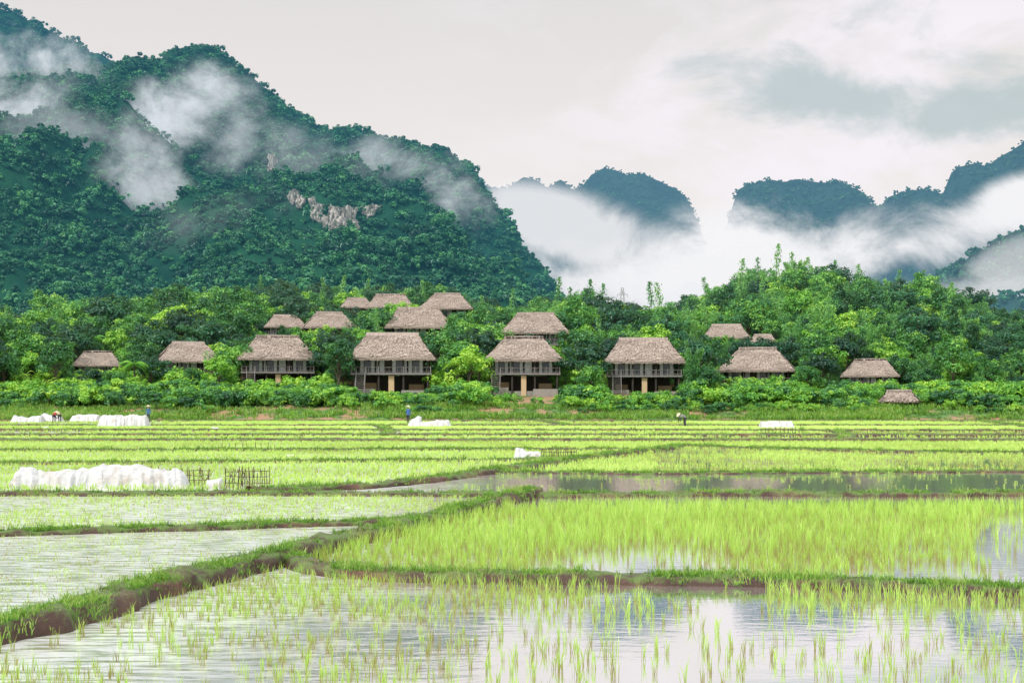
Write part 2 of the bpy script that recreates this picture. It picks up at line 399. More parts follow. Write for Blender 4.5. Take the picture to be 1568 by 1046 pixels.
def bunddist(X,Y,P=near):
    out=np.full(len(X),99.)
    o=np.argsort(P[:,1]);P=P[o]
    for i in range(0,len(X),3000):
        x=X[i:i+3000];y=Y[i:i+3000]
        a=np.searchsorted(P[:,1],y.min()-1.5);b=np.searchsorted(P[:,1],y.max()+1.5)
        if b>a: out[i:i+3000]=np.sqrt(((x[:,None]-P[None,a:b,0])**2+(y[:,None]-P[None,a:b,1])**2).min(1))
    return out
rice=MB()
v1,v2,v3,v5,v7,v8=vf('b1'),vf('b2'),vf('b3'),vf('b5'),vf('b7'),vf('b8')
def uv(X,Y): return U0+F*X/Y,V0+F*CH/Y
def el(u,v,cu,cv,ru,rv): return np.maximum(0,1-np.sqrt(((u-cu)/ru)**2+((v-cv)/rv)**2))
X,Y=rowgrid(-17,17,9.5,34,.13,.19)
u,v=uv(X,Y);m=(u>-250)&(u<1850);X,Y,u,v=X[m],Y[m],u[m],v[m]
bd=bunddist(X,Y);bd1=bunddist(X,Y,bundpts[0][0])
right=(v>v1(u))|(u>812)
R5=np.where(u<470,v>v1(u),v>v2(u))
R4=(~R5)&right&(v>779)
R1=(~right)&(v>v3(u));R2=(~right)&(~R1)
nA=fbm(X*.45,Y*.45,41,4);nB=fbm(X*1.6,Y*1.6,55,3);nC=fbm(X*.8+9,Y*.8,155,4);rn=rng.random(len(X))
keep=(bd>.26)
C=np.stack([X,Y,np.zeros_like(X)],1)
gap=np.maximum(np.maximum(el(u,v,970,895,215,66),el(u,v,1410,905,180,46)),el(u,v,1560,840,75,70)*.8)+(nC-.5)*.5
s=R4&keep&(rn<np.where(gap>.16,.05,np.where(gap>.05,.5,np.clip(.98-(nB<.33)*.25,0,1))))
hh=(.22+.15*nA)*(1-.3*sst(835,885,v))
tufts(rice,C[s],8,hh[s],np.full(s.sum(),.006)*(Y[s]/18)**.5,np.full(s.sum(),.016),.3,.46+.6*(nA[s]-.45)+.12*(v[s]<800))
den=np.clip((nC-.33)*4.5,.05,1)*np.clip(.38+.85*sst(850,250,u)+.8*sst(945,914,v),0,1)
s=R5&keep&(bd1>.4)&(rn<den)
tufts(rice,C[s],6,(.11+.10*nB[s])*(1+.25*sst(700,900,u[s])),np.full(s.sum(),.0055),np.full(s.sum(),.014),.4,.34+.6*(nB[s]-.4)+.12*sst(800,1000,u[s]))
s=R1&keep&(rn<np.clip((nA-.32)*2.8,.2,.7))
tufts(rice,C[s],4,(.03+.045*nB[s]),np.full(s.sum(),.007),np.full(s.sum(),.035),1.1,.42+.7*(nB[s]-.4))
s=R2&keep&(rn<np.clip((nA-.28)*3,.2,.85))
tufts(rice,C[s],4,(.06+.05*nB[s]),np.full(s.sum(),.009),np.full(s.sum(),.03),.8,.55+.5*(nB[s]-.4))
# mid 34..78
X,Y=rowgrid(-38,38,34.5,77.5,.22,.28);u,v=uv(X,Y);m=(u>-250)&(u<1850);X,Y,u,v=X[m],Y[m],u[m],v[m]
bd=bunddist(X,Y);keep=bd>.42;nA=fbm(X*.25,Y*.25,61,4);nB=fbm(X*.9,Y*.9,65,3);rn=rng.random(len(X))
C=np.stack([X,Y,np.zeros_like(X)],1)
water=(v>v5(u))&(u>380)&(v>v8(u))&(v<760)
r7=(u>1000)&(v<v8(u))&(v>v7(u))
left_w=(v>v5(u)-3)&(u<560)&(v>742)
s=keep&(~water)&(rn<np.where(r7,np.clip((nA-.25)*2.2,.25,.8),np.where(left_w,.3,.9)))
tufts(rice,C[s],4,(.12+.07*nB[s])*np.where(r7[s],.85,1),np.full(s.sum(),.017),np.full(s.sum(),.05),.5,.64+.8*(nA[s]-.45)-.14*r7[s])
s=keep&water&(rn<np.clip((nA-.5)*2.5,.02,.35))
tufts(rice,C[s],4,(.07+.05*nB[s]),np.full(s.sum(),.012),np.full(s.sum(),.03),.6,.5+.4*(nA[s]-.45))
# far
X,Y=rowgrid(-98,98,78,156.5,.42,.55);u,v=uv(X,Y);m=(u>-300)&(u<1900);X,Y=X[m],Y[m]
allf=np.concatenate([p[0] for p in bundpts[9:]]);bd=bunddist(X,Y,allf);rn=rng.random(len(X))
strip=np.searchsorted(fary,Y);hs=_h(strip,np.floor((X+15*strip)/26),3)
C=np.stack([X,Y,np.zeros_like(X)],1);s=(bd>.9)&(rn<np.where(hs<.3,.28,.9))
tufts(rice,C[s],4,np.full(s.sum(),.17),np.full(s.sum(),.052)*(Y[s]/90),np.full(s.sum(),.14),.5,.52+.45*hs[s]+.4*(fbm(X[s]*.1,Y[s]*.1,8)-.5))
ob('rice_seedlings',rice.mesh('rice_seedlings',[M_rice]))
gr=MB()
for i,(P,Nn,w_,h_) in enumerate(bundpts):
    st=np.linalg.norm(P[1]-P[0])
    k=18 if i<3 else 13 if i<9 else 7
    C=np.repeat(P,k,0);N2=np.repeat(Nn,k,0)
    far_=rng.random(len(C))<.72
    a=np.where(far_,rng.uniform(-.45,1.05,len(C)),rng.uniform(-1.,.2,len(C)))*np.sign(N2[:,1]+1e-6)
    al=rng.uniform(-.5,.5,len(C))*st
    T2=np.stack([N2[:,1],-N2[:,0]],1)
    q=C+N2*(a*w_)[:,None]+T2*al[:,None]
    z=h_*np.clip(1.0-np.clip(np.abs(a)-.65,0,1)*2.2,0,1)-.015
    dens=fbm(q[:,0]*1.6,q[:,1]*1.6,77,3);kp=(rng.random(len(q))<np.clip((dens-.3)*4,.08,1))
    q=q[kp];z=z[kp];dist=q[:,1];D_=dens[kp]
    hg=(.03+.09*D_)*np.where(dist>40,1.4,np.where(dist>30,1.2,1))*rng.choice([.7,1.,1.9],len(q),p=[.4,.5,.1])
    tufts(gr,np.stack([q[:,0],q[:,1],z],1),4,hg,.0075*np.maximum(1,dist/18),np.full(len(q),.02)*np.maximum(1,dist/20),1.,.5+1.1*(D_-.4))
ob('bund_grass',gr.mesh('bund_grass',[M_grass]))

# ================================================================ HILL
sky_pts=np.array([(-600,470),(-200,480),(0,490),(100,465),(200,475),(320,450),(420,440),(520,440),(650,440),(720,462),(780,468),(850,462),(920,468),(960,485),(1020,470),(1080,448),(1130,422),(1200,408),(1270,420),(1330,444),(1380,434),(1430,440),(1470,480),(1500,575),(1568,550),(1700,500),(2200,500)],float)
def hill(x,y):
    x=np.asarray(x,float);y=np.asarray(y,float)
    p=np.interp(y,[150,158,163,170,180,192,215,240,265,290,340,420,560,700],[-1,-.2,.3,1.6,2.7,3.6,7.9,12.3,16.4,19.,18,12,4,-1])
    u=U0+F*x/290.;zr=CH+(V0-np.interp(u,sky_pts[:,0],sky_pts[:,1]))/F*290-8.2
    k=1+(zr/19.-1)*sst(185,290,y)
    return p*k+(fbm(x*.05,y*.05,91,4)-.5)*1.6*sst(165,200,y)+(fbm(x*.3,y*.3,95,3)-.5)*.5*sst(160,166,y)
xs=np.concatenate([np.linspace(-420,-130,40),np.linspace(-128,128,180),np.linspace(130,420,40)]);ys=np.concatenate([np.linspace(150,300,110),np.linspace(304,700,60)])
X,Y=np.meshgrid(xs,ys)
th=NT('hill_soil');n1=th.noise(.25,th.pos(),6,.6);n2=th.noise(1.5,th.pos(),5)
c=th.mix(th.ramp(n2,[(.35,0.),(.65,1.)]),(.03,.09,.02),(.13,.28,.05));c=th.mix(th.ramp(n1,[(.47,0.),(.55,.9)]),c,(.40,.23,.14))
M_hill=th.end(th.n('ShaderNodeBsdfPrincipled',{'Base Color':c,'Roughness':.95}).outputs[0])
ob('hillside',gridmesh('hillside',X,Y,hill(X,Y),[M_hill]))

# ================================================================ MOUNTAINS
class Mt:
    def __init__(s,name,pts,yb,yr,yk,amp,seed,fs=120.,tb=.9,warp=50,jag=4.):
        s.name=name;s.p=np.array(pts,float);s.yb=yb;s.yr=yr;s.yk=yk;s.amp=amp;s.seed=seed;s.fs=fs;s.tb=tb;s.warp=warp;s.jag=jag
    def Z(s,x,y):
        x=np.asarray(x,float);y=np.asarray(y,float)
        t=(y-s.yb)/(s.yr-s.yb);tc=np.clip(t,0,1)
        xw=x+(fbm(x/s.fs*.8+3,y/s.fs*.8,s.seed+1,4)-.5)*s.warp*2*(1-tc)
        u=U0+F*xw/s.yr;h=CH+(V0-np.interp(u,s.p[:,0],s.p[:,1]))/F*s.yr+(fbm(x/s.fs*4,y/s.fs,s.seed+77,4)-.5)*s.jag*2
        f=tc**s.tb;t2=np.clip((y-s.yr)/(s.yk-s.yr),0,1);f=np.where(t>1,(1-t2)**1.3,f)
        rg=1-np.abs(fbm(x/s.fs,y/s.fs*.7,s.seed,5)*2-1)*2
        n=(rg-.55)*s.amp*np.sin(np.pi*np.clip(tc*.97,0,1))**.8+(fbm(x/s.fs*5,y/s.fs*5,s.seed+9,3)-.5)*s.amp*.3*(tc>.02)
        return h*f+n-2.*(t<0)*1.0-10*(t2>=1)
    def build(s,x0,x1,nx,ny,mat):
        ys=np.concatenate([np.linspace(s.yb-5,s.yr,ny),np.linspace(s.yr,s.yk,ny//3)[1:]])
        X,Y=np.meshgrid(np.linspace(x0,x1,nx),ys)
        return ob(s.name,gridmesh(s.name,X,Y,s.Z(X,Y),[mat]))
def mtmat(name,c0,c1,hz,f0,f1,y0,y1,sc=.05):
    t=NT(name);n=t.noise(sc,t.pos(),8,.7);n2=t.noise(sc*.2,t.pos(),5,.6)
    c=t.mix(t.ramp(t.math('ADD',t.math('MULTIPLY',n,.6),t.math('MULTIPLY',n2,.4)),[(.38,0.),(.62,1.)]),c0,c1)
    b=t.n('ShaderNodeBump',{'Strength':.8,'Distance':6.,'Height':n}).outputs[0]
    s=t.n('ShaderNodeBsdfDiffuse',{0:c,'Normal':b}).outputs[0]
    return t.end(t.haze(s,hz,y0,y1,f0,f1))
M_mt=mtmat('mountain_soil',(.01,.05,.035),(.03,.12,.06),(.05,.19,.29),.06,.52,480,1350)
main=Mt('mountain',[(-900,330),(-500,230),(-200,160),(0,130),(100,120),(180,118),(215,114),(245,96),(270,86),(300,80),(330,78),(355,90),(385,110),(400,138),(430,168),(460,188),(480,204),(510,218),(545,213),(580,222),(610,228),(650,234),(680,240),(700,254),(720,268),(735,300),(750,325),(770,345),(790,378),(802,405),(835,445),(860,490),(900,560),(960,625),(1100,640)],560,1100,1500,50,5)
rear=Mt('mountain',[(-1200,250),(-500,60),(-250,0),(-120,-10),(0,14),(60,38),(100,62),(150,86),(200,113),(260,150),(330,220),(450,330),(600,420),(900,600)],1150,1500,1900,30,15)
farc=Mt('distant_mountain',[(500,330),(650,250),(720,265),(745,284),(770,283),(800,268),(825,280),(838,292),(860,279),(878,292),(892,284),(905,266),(925,258),(948,272),(960,276),(985,267),(1005,276),(1030,288),(1050,298),(1064,324),(1075,370),(1090,440),(1150,520),(1250,600)],1900,2500,3000,70,25,260,.8,80,9)
fard=Mt('distant_mountain',[(950,600),(1060,470),(1110,360),(1130,300),(1145,289),(1165,281),(1190,275),(1240,274),(1275,279),(1290,287),(1315,306),(1330,320),(1345,322),(1365,303),(1385,297),(1415,291),(1445,292),(1455,270),(1475,261),(1500,253),(1540,236),(1568,224),(1700,180),(2000,240),(2400,420)],1700,2200,2800,70,35,230,.8,80,9)
nearr=Mt('mountain',[(1250,600),(1340,500),(1400,450),(1430,425),(1480,400),(1530,372),(1568,350),(1700,300),(1900,330),(2300,480)],760,1150,1500,30,45,110)
smallm=Mt('distant_mountain',[(940,520),(1000,460),(1030,445),(1060,432),(1090,440),(1130,475),(1200,540),(1300,600)],1000,1300,1500,14,55,100)
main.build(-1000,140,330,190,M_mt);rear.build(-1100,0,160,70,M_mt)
M_far=mtmat('distant_mountain_forest',(.012,.05,.05),(.05,.12,.09),(.11,.25,.36),.38,.74,1000,2600,.02)
M_sm=mtmat('misty_mountain_forest',(.012,.05,.05),(.05,.12,.09),(.62,.68,.74),.8,.9,1000,1300,.02)
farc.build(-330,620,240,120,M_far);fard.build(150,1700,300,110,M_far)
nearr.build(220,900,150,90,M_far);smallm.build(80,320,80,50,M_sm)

# cliffs
def depth(mt,u,v):
    ys=np.arange(mt.yb,mt.yr,2.);z=mt.Z((u-U0)/F*ys,ys);zl=CH+(V0-v)/F*ys
    k=np.where(z>=zl)[0];return ys[k[0]] if len(k) else mt.yr
cliffs=[(449,302,6,8),(459,309,5,7),(480,313,5,8),(486,328,7,12),(500,339,6,8),(511,330,6,11),(517,345,9,9),(531,331,7,12),(541,345,5,7),(563,325,7,8),(576,319,5,6),(418,248,5,10),(414,258,4,5)]
tc=NT('limestone');co_=tc.n('ShaderNodeTexCoord').outputs['Object']
n1=tc.noise(1.,tc.scaled(co_,(.4,.1,.12)),6,.72);n2=tc.noise(.3,co_,5,.6)
c=tc.mix(tc.ramp(n1,[(.36,0.),(.6,1.)]),(.10,.12,.13),(.72,.66,.60));c=tc.mix(tc.ramp(n2,[(.5,0.),(.6,.85)]),c,(.05,.13,.09))
s_=tc.n('ShaderNodeBsdfDiffuse',{0:c}).outputs[0]
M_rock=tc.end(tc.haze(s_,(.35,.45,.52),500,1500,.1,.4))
cp=empty('limestone_cliff')
cx=[]
for i,(u,v,ru,rv) in enumerate(cliffs):
    d=depth(main,u,v+rv*.5)-2;k=d/F
    A=np.linspace(-1,1,30);Bz=np.linspace(-1,1,34);XX,ZZ=np.meshgrid(A,Bz)
    r=np.sqrt(XX**2+ZZ**2);edge=.1+1.35*fbm(XX*2.2+i*7,ZZ*1.8+i*3,i,4)
    cut=np.clip((r-edge)*2.5,0,1)
    Xw=wx(u,d)+XX*ru*k*1.6+ZZ*ru*k*.25*math.sin(i*2.1);Zw=wz(v,d)+ZZ*rv*k*1.6
    Yw=d-2+cut*16-(fbm(XX*4,ZZ*1.5,i+30,4)-.5)*6+(ZZ+1)*rv*k*.25
    ob(f'cliff_face_{i}',gridmesh('cliff',Xw,Yw,Zw,[M_rock],False),cp)
    cx.append((u,v,ru,rv,d))
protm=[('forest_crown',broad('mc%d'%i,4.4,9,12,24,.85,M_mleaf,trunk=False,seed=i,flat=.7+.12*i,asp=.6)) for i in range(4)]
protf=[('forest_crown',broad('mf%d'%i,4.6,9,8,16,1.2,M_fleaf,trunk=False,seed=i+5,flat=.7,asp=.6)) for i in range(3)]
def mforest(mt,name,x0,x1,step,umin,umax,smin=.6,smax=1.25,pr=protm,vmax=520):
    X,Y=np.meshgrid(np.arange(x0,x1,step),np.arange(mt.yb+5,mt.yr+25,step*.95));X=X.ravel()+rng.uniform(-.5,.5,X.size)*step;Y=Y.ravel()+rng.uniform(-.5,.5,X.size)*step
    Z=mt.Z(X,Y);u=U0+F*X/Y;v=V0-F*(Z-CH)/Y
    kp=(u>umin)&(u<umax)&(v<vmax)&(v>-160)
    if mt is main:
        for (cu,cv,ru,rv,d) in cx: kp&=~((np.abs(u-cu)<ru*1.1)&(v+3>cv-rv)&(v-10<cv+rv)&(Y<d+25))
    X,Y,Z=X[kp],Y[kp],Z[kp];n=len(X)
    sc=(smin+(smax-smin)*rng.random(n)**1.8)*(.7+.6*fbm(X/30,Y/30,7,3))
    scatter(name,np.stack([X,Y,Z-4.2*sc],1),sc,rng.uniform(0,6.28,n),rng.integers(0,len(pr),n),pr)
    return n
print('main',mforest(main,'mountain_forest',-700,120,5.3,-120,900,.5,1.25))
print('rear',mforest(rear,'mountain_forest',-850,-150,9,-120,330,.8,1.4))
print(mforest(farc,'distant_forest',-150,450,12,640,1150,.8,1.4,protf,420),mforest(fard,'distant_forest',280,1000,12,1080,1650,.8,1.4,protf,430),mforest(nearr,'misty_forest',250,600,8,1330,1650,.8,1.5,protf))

# electricity pylon
pm=MB();Hp=31.;y0=520.
def leg(z): return 2.3*(1-z/Hp)**1.1+.4
lv=np.linspace(0,Hp,9)
for sx,sy in((1,1),(1,-1),(-1,1),(-1,-1)): pm.tube([(sx*leg(z),sy*leg(z),z) for z in lv],.13,4)
for a,b in zip(lv[:-1],lv[1:]):
    for sy in(1,-1):
        pm.tube([(-leg(a),sy*leg(a),a),(leg(b),sy*leg(b),b)],.07,4);pm.tube([(leg(a),sy*leg(a),a),(-leg(b),sy*leg(b),b)],.07,4)
        pm.tube([(sy*leg(a),-leg(a),a),(sy*leg(b),leg(b),b)],.07,4);pm.tube([(-leg(b),sy*leg(b),b),(leg(b),sy*leg(b),b)],.07,4)
for z,l in((21.5,2.6),(25.,2.3),(28.5,1.9)):
    for sg in(-1,1):
        pm.tube([(0,0,z+1.),(sg*l,0,z)],.08,4);pm.tube([(0,0,z),(sg*l,0,z)],.08,4);pm.tube([(sg*l,0,z),(sg*l,0,z-1.)],.08,4)
M_steel=simple('steel',(.4,.44,.46),(.5,.54,.56))
ob('electricity_pylon',pm.mesh('pylon',[M_steel]),loc=(wx(953,y0),y0,wz(441,y0)-Hp))

# ================================================================ HUTS
M_thatch=simple('thatch',(.17,.13,.11),(.66,.55,.47),3,.95,.5,(6,6,1),True)
M_wood=simple('dark_timber',(.025,.022,.022),(.08,.065,.055),5,.7,.2,(1,1,.3))
M_rail=simple('railing_timber',(.16,.15,.15),(.32,.3,.29),5,.7)
M_conc=simple('orange_lit_concrete',(.6,.42,.25),(.75,.56,.36),2,.8)  # orange light on the concrete is painted into its base colour
M_panel=simple('pale_curtain',(.6,.66,.68),(.85,.87,.87),1.5,.6)
M_glass=simple('window_glass',(.05,.08,.1),(.1,.14,.16),1.,.1)
M_stone=simple('grey_stone',(.25,.24,.22),(.42,.4,.37),3,.9,.3)
def roofmesh(name,ex,ey,z0,z1,rx,fr=.35,nstraw=5200):
    mb=MB();ns=12
    def pt(side,a,s):
        hx=ex+(rx-ex)*s;hy=ey*(1-s)+.1*s;z=z0+(z1-z0)*(s**1.13)
        if side==0: return np.stack([a*hx,-hy+0*a,z+0*a],-1)
        if side==1: return np.stack([a*hx,hy+0*a,z+0*a],-1)
        if side==2: return np.stack([-hx+0*a,a*hy,z+0*a],-1)
        return np.stack([hx+0*a,a*hy,z+0*a],-1)
    for side in range(4):
        A,S=np.meshgrid(np.linspace(-1,1,25),np.linspace(0,1,ns));V=pt(side,A,S)
        V[...,2]+=(fbm(V[...,0]*1.3+side*9,V[...,1]*1.3,side,3)-.5)*.35*(np.abs(A)<.99)
        n,m=A.shape;i=np.arange(n-1)[:,None]*m+np.arange(m-1)[None,:]
        mb.add(V.reshape(-1,3),np.stack([i,i+1,i+m+1,i+m],-1).reshape(-1,4),.35)
        k=int(nstraw*(.33 if side<2 else .17));a=rng.uniform(-1,1,k);s=rng.uniform(0.0,.97,k)
        p=pt(side,a,s);q=pt(side,a,np.clip(s-.12,-.035,1));dn=unit(q-p+1e-6)
        L=rng.uniform(.35,.8,k)[:,None];q=p+dn*L
        out={0:(0,-.6,.8),1:(0,.6,.8),2:(-.7,0,.7),3:(.7,0,.7)}[side];out=np.array(out)
        sd=unit(np.cross(dn,out));wd=rng.uniform(.04,.1,k)[:,None];lf_=rng.uniform(.02,.1,k)[:,None]
        p=p+out*lf_*.3;q=q+out*(lf_+.05)
        V=np.stack([p-sd*wd,p+sd*wd,q+sd*wd*.7,q-sd*wd*.7],1).reshape(-1,3)
        mb.add(V,np.arange(len(V)).reshape(-1,4),np.repeat(np.clip(.5+.3*rng.normal(size=k)+.65*(fbm(p[:,0]*.6+side*5,p[:,2]*.9,3,2)-.5)*2,0,1),4))
        k=420;a=rng.uniform(-1,1,k);p=pt(side,a,np.full(k,.01));sd=np.array([1,0,0.]) if side<2 else np.array([0,1.,0])
        wd=rng.uniform(.04,.09,k)[:,None];L=rng.uniform(.5,1.2,k)*fr;q=p.copy();q[:,2]-=L;q+=rng.normal(size=q.shape)*.03
        V=np.stack([p-sd*wd,p+sd*wd,q+sd*wd,q-sd*wd],1).reshape(-1,3)
        mb.add(V,np.arange(len(V)).reshape(-1,4),np.repeat(rng.uniform(0,.5,k),4))
    mb.tube([(-rx-.15,0,z1-.02),(0,0,z1+.03),(rx+.15,0,z1-.02)],.17,8,.45)
    for k in range(120):
        x=rng.uniform(-rx-.1,rx+.1)
        for sg in(-1,1): 
            mb.add([(x-.07,0,z1+.19),(x+.07,0,z1+.19),(x+.07,sg*.55,z1-.28),(x-.07,sg*.55,z1-.28)],[(0,1,2,3)],rng.uniform(.2,.8))
    return mb.mesh(name,[M_thatch])
roofs=[roofmesh('thatch_roof_%d'%i,5.9,4.9,4.35,7.85,[3.05,3.4,2.7][i],.25) for i in range(3)]
def hutparts(var):
    parts={}
    m=MB()
    for x in(-4.9,-1.65,1.65,4.9):
        for y in(-3.95,0,3.95): m.tube([(x,y,-3.),(x,y,4.9)],.14,8)
    m.box(-5.2,5.2,-4.05,-3.87,4.45,4.62);m.box(-5.2,5.2,3.87,4.05,4.45,4.62)
    m.box(-5.,-4.84,-3.87,3.87,4.45,4.62);m.box(4.84,5.,-3.87,3.87,4.45,4.62)
    parts['stilts_and_beams']=m.mesh('stilts',[M_wood],False)
    m=MB();m.box(-5.35,5.35,-4.3,4.2,2.27,2.42);m.box(-5.37,5.37,-4.36,-4.303,2.2,2.46)
    for x in np.arange(-5,5.1,2.): m.box(x-.06,x+.06,-4.25,4.15,2.1,2.265)
    parts['deck']=m.mesh('deck',[M_rail])
    m=MB()
    for y in(-4.2,):
        m.tube([(-5.25,y,3.2),(5.25,y,3.2)],.045,6);m.tube([(-5.25,y,2.62),(5.25,y,2.62)],.03,6)
        for x in np.arange(-5.2,5.3,.55): m.box(x-.02,x+.02,y-.02,y+.02,2.42,3.18)
        for x in(-5.25,-3.3,-1.65,1.65,3.3,5.25): m.box(x-.06,x+.06,y-.06,y+.06,2.42,3.35)
    for x in(-5.25,5.25):
        m.tube([(x,-4.2,3.2),(x,4.1,3.2)],.05,6)
        for y in np.arange(-4,4.1,.55): m.box(x-.02,x+.02,y-.02,y+.02,2.42,3.18)
    parts['railing']=m.mesh('railing',[M_rail])
    m=MB();m.box(-4.3,4.3,-2.5,3.7,2.42,5.2)
    for x in np.linspace(-4.3,4.3,9): m.box(x-.07,x+.07,-2.56,-2.5,2.42,4.9)
    m.box(-4.3,4.3,-2.58,-2.505,4.3,4.4)
    for s in(-1,1):
        for y in np.linspace(-2.4,3.6,6): m.box(s*4.3-.03 if s<0 else 4.3,s*4.3+.0 if s<0 else 4.33,y-.06,y+.06,2.42,4.9)
    parts['walls']=m.mesh('walls',[M_wood])
    m=MB()
    for k,x in enumerate((-3.22,-1.07,1.07,3.22)):
        if (k+var)%4!=2:
            m.box(x-.95,x-.5,-2.62,-2.585,2.5,4.25,.5,0);m.box(x+.5,x+.95,-2.62,-2.585,2.5,4.25,.5,0)
            m.box(x-.45,x+.45,-2.6,-2.583,2.5,4.25,.5,1)
        else: m.box(x-.9,x+.1,-2.62,-2.585,2.5,4.25,.5,0)
    parts['doors_and_windows']=m.mesh('doors',[M_panel,M_glass])
    m=MB();m.box(-.35,.4,-3.9,-3.3,-3,2.09);m.box(-3.9,-2.2,.6,.8,-3,1.2);m.box(2.2,4.2,.6,.8,-3,1.)
    parts['masonry_pillars']=m.mesh('pillars',[M_conc])
    m=MB();m.box(-5.,5.,-3.7,3.8,-3,-.15);m.box(-5.4,-2.2,-4.6,-4.35,-3,.35);m.box(1.4,5.,-4.7,-4.45,-3,.15)
    parts['stone_base']=m.mesh('sbase',[M_stone])
    m=MB();m.box(-3.9,3.9,1.2,3.6,-.15,2.09);parts['storeroom']=m.mesh('store',[M_wood])
    m=MB()
    for i in range(9):
        z=2.2-i*.27;y=-4.95-i*.27;m.box(-4.5,-3.4,y-.16,y+.16,z-.03,z+.03)
    for x in(-4.54,-3.36): m.tube([(x,-4.4,2.35),(x,-7.4,-.25)],.06,6);m.tube([(x,-4.4,3.2),(x,-7.4,.7)],.04,6)
    parts['stairs']=m.mesh('stairs',[M_rail])
    return parts
HP=[hutparts(0),hutparts(1)]
huts=[
(425,120,551,195,10,576),(601,133,551,188,2,598),(802,122,553,188,-1,601),(820,106,511,214,-2,513),(985,124,556,190,-3,598),
(1160,118,569,196,-14,568),(1333,88,577,190,-16,576),(1112,74,519,226,-8,514),(288,102,555,196,20,562),(150,76,561,200,12,557),
(640,106,503,224,8,501),(504,84,503,226,14,498),(437,66,502,232,10,494),(598,76,473,258,4,464),(685,84,474,256,-3,472),(546,54,472,262,10,467),(1168,44,525,222,-10,518)]
hutinfo=[]
for i,(uc,wp,ev,d,rt,vb) in enumerate(huts):
    sc=wp*d/F/11.8;x=wx(uc,d);zb=wz(ev,d-4*sc)-4.2*sc
    e=empty('thatched_stilt_house',(x,d,zb),(0,0,R(rt)),sc)
    ob('thatched_roof',roofs[i%3],e)
    for k,me in HP[i%2].items(): ob(k,me,e)
    hutinfo.append((x,d,uc-wp*.5,uc+wp*.5,ev-3.5*sc/d*F,vb,sc))
e=empty('thatched_pavilion',(wx(1377,171),171,wz(641,171)),(0,0,R(-18)),1.)
m=MB()
for x in(-1.7,1.7):
    for y in(-1.2,1.2): m.tube([(x,y,-1),(x,y,2.3)],.1,6)
m.box(-1.6,1.6,1.1,1.2,0,1.9);m.box(-1.75,-1.2,-1.2,-1.1,0,1.3);m.box(.3,.42,-1.2,-1.1,0,2.2);m.box(-1.8,1.8,-1.25,-1.15,2.1,2.25)
ob('frame',m.mesh('pavframe',[M_wood]),e);m=MB();m.box(.45,1.2,-1.17,-1.12,.2,1.5);ob('panel',m.mesh('pp',[M_panel]),e)
ob('thatched_roof',roofmesh('pav_roof',2.3,1.9,2.15,3.3,1.3,.2,1200),e)
hutinfo.append((wx(1377,171),171,1345,1410,600,640,.4))

# ================================================================ TREES ON THE HILL
def pr(name,me): return (name,me)
protos=[
 pr('broadleaf_tree',broad('t0',3.3,7.4,42,62,.24,M_leaf,seed=1)),
 pr('broadleaf_tree',broad('t1',2.8,7.0,36,62,.22,M_leafy,seed=2,flat=.95)),
 pr('broadleaf_tree',broad('t2',3.8,8.4,50,58,.27,M_leafd,seed=3,flat=.8)),
 pr('broadleaf_tree',broad('t3',3.1,8.8,40,60,.22,M_leaf,seed=4,flat=1.1)),
 pr('bamboo_clump',bamboo('t4',12.5,11,3.2,M_bamb)),
 pr('bamboo_clump',bamboo('t5',11.,7,2.4,M_bamb)),
 pr('bush',broad('t6',1.5,2.1,24,55,.15,M_leafy,trunk=False,seed=7,flat=.8)),
 pr('bush',broad('t7',1.6,2.3,24,55,.15,M_leaf,trunk=False,seed=8,flat=.8)),
 pr('palm_tree',palm('t8',4.6,15,2.6,M_leafy)),
 pr('banana_plant',banana('t9',4.2,9,M_leafy)),
]
ph=[7.4,7,8.4,8.8,11.3,10,2.1,2.3,6.2,4.6];prad=[3.3,2.8,3.8,3.1,3.4,2.6,1.6,1.6,2.6,2.]
pts=[];scs=[];ids=[]
def blocked(x,y,z,h,r):
    u=U0+F*x/y;v=V0-F*(z+h-CH)/y;ru=r*F/y*.75
    for (hx,hy,ul,ur,vt,vb,sc) in hutinfo:
        if (x-hx)**2+((y-hy)*1.1)**2<(4.9*sc+r*.4)**2: return True
        mg=(ur-ul)*.09
        if y<hy and u+ru>ul+mg and u-ru<ur-mg and v<vb-1: return True
    return False
taken=[]
def place(x,y,i,s,force=False,sep=.6):
    z=float(hill(x,y));h=ph[i]*s;r=prad[i]*s
    if not force and blocked(x,y,z,h,r): return False
    for (a,b,c_) in taken:
        if (x-a)**2+(y-b)**2<(sep*(r+c_))**2: return False
    taken.append((x,y,r));pts.append((x,y,z-.2));scs.append(s);ids.append(i);return True
for (u_,v_,i) in [(848,428,5),(862,440,8),(875,434,4),(908,430,5),(922,438,5),(1003,434,5),(1016,436,5),(1085,420,4),(1128,400,5),(1160,390,4),(1185,378,5),(1215,380,4),(1245,388,4),(1275,402,5),(1307,408,5),(1328,416,5),(1372,408,4),(1405,416,5),(1440,418,4),(1462,440,5),(500,420,4),(520,423,5),(640,424,4),(780,444,5),(735,448,4),(560,422,4),(400,424,5),(320,434,4),(100,446,4),(1560,484,4)]:
    y=random.uniform(278,300);x=wx(u_,y);z=float(hill(x,y));top=wz(v_,y);s=(top-z)/(ph[i]*.98)
    place(x,y,i,max(.6,min(1.6,s)),sep=.15)
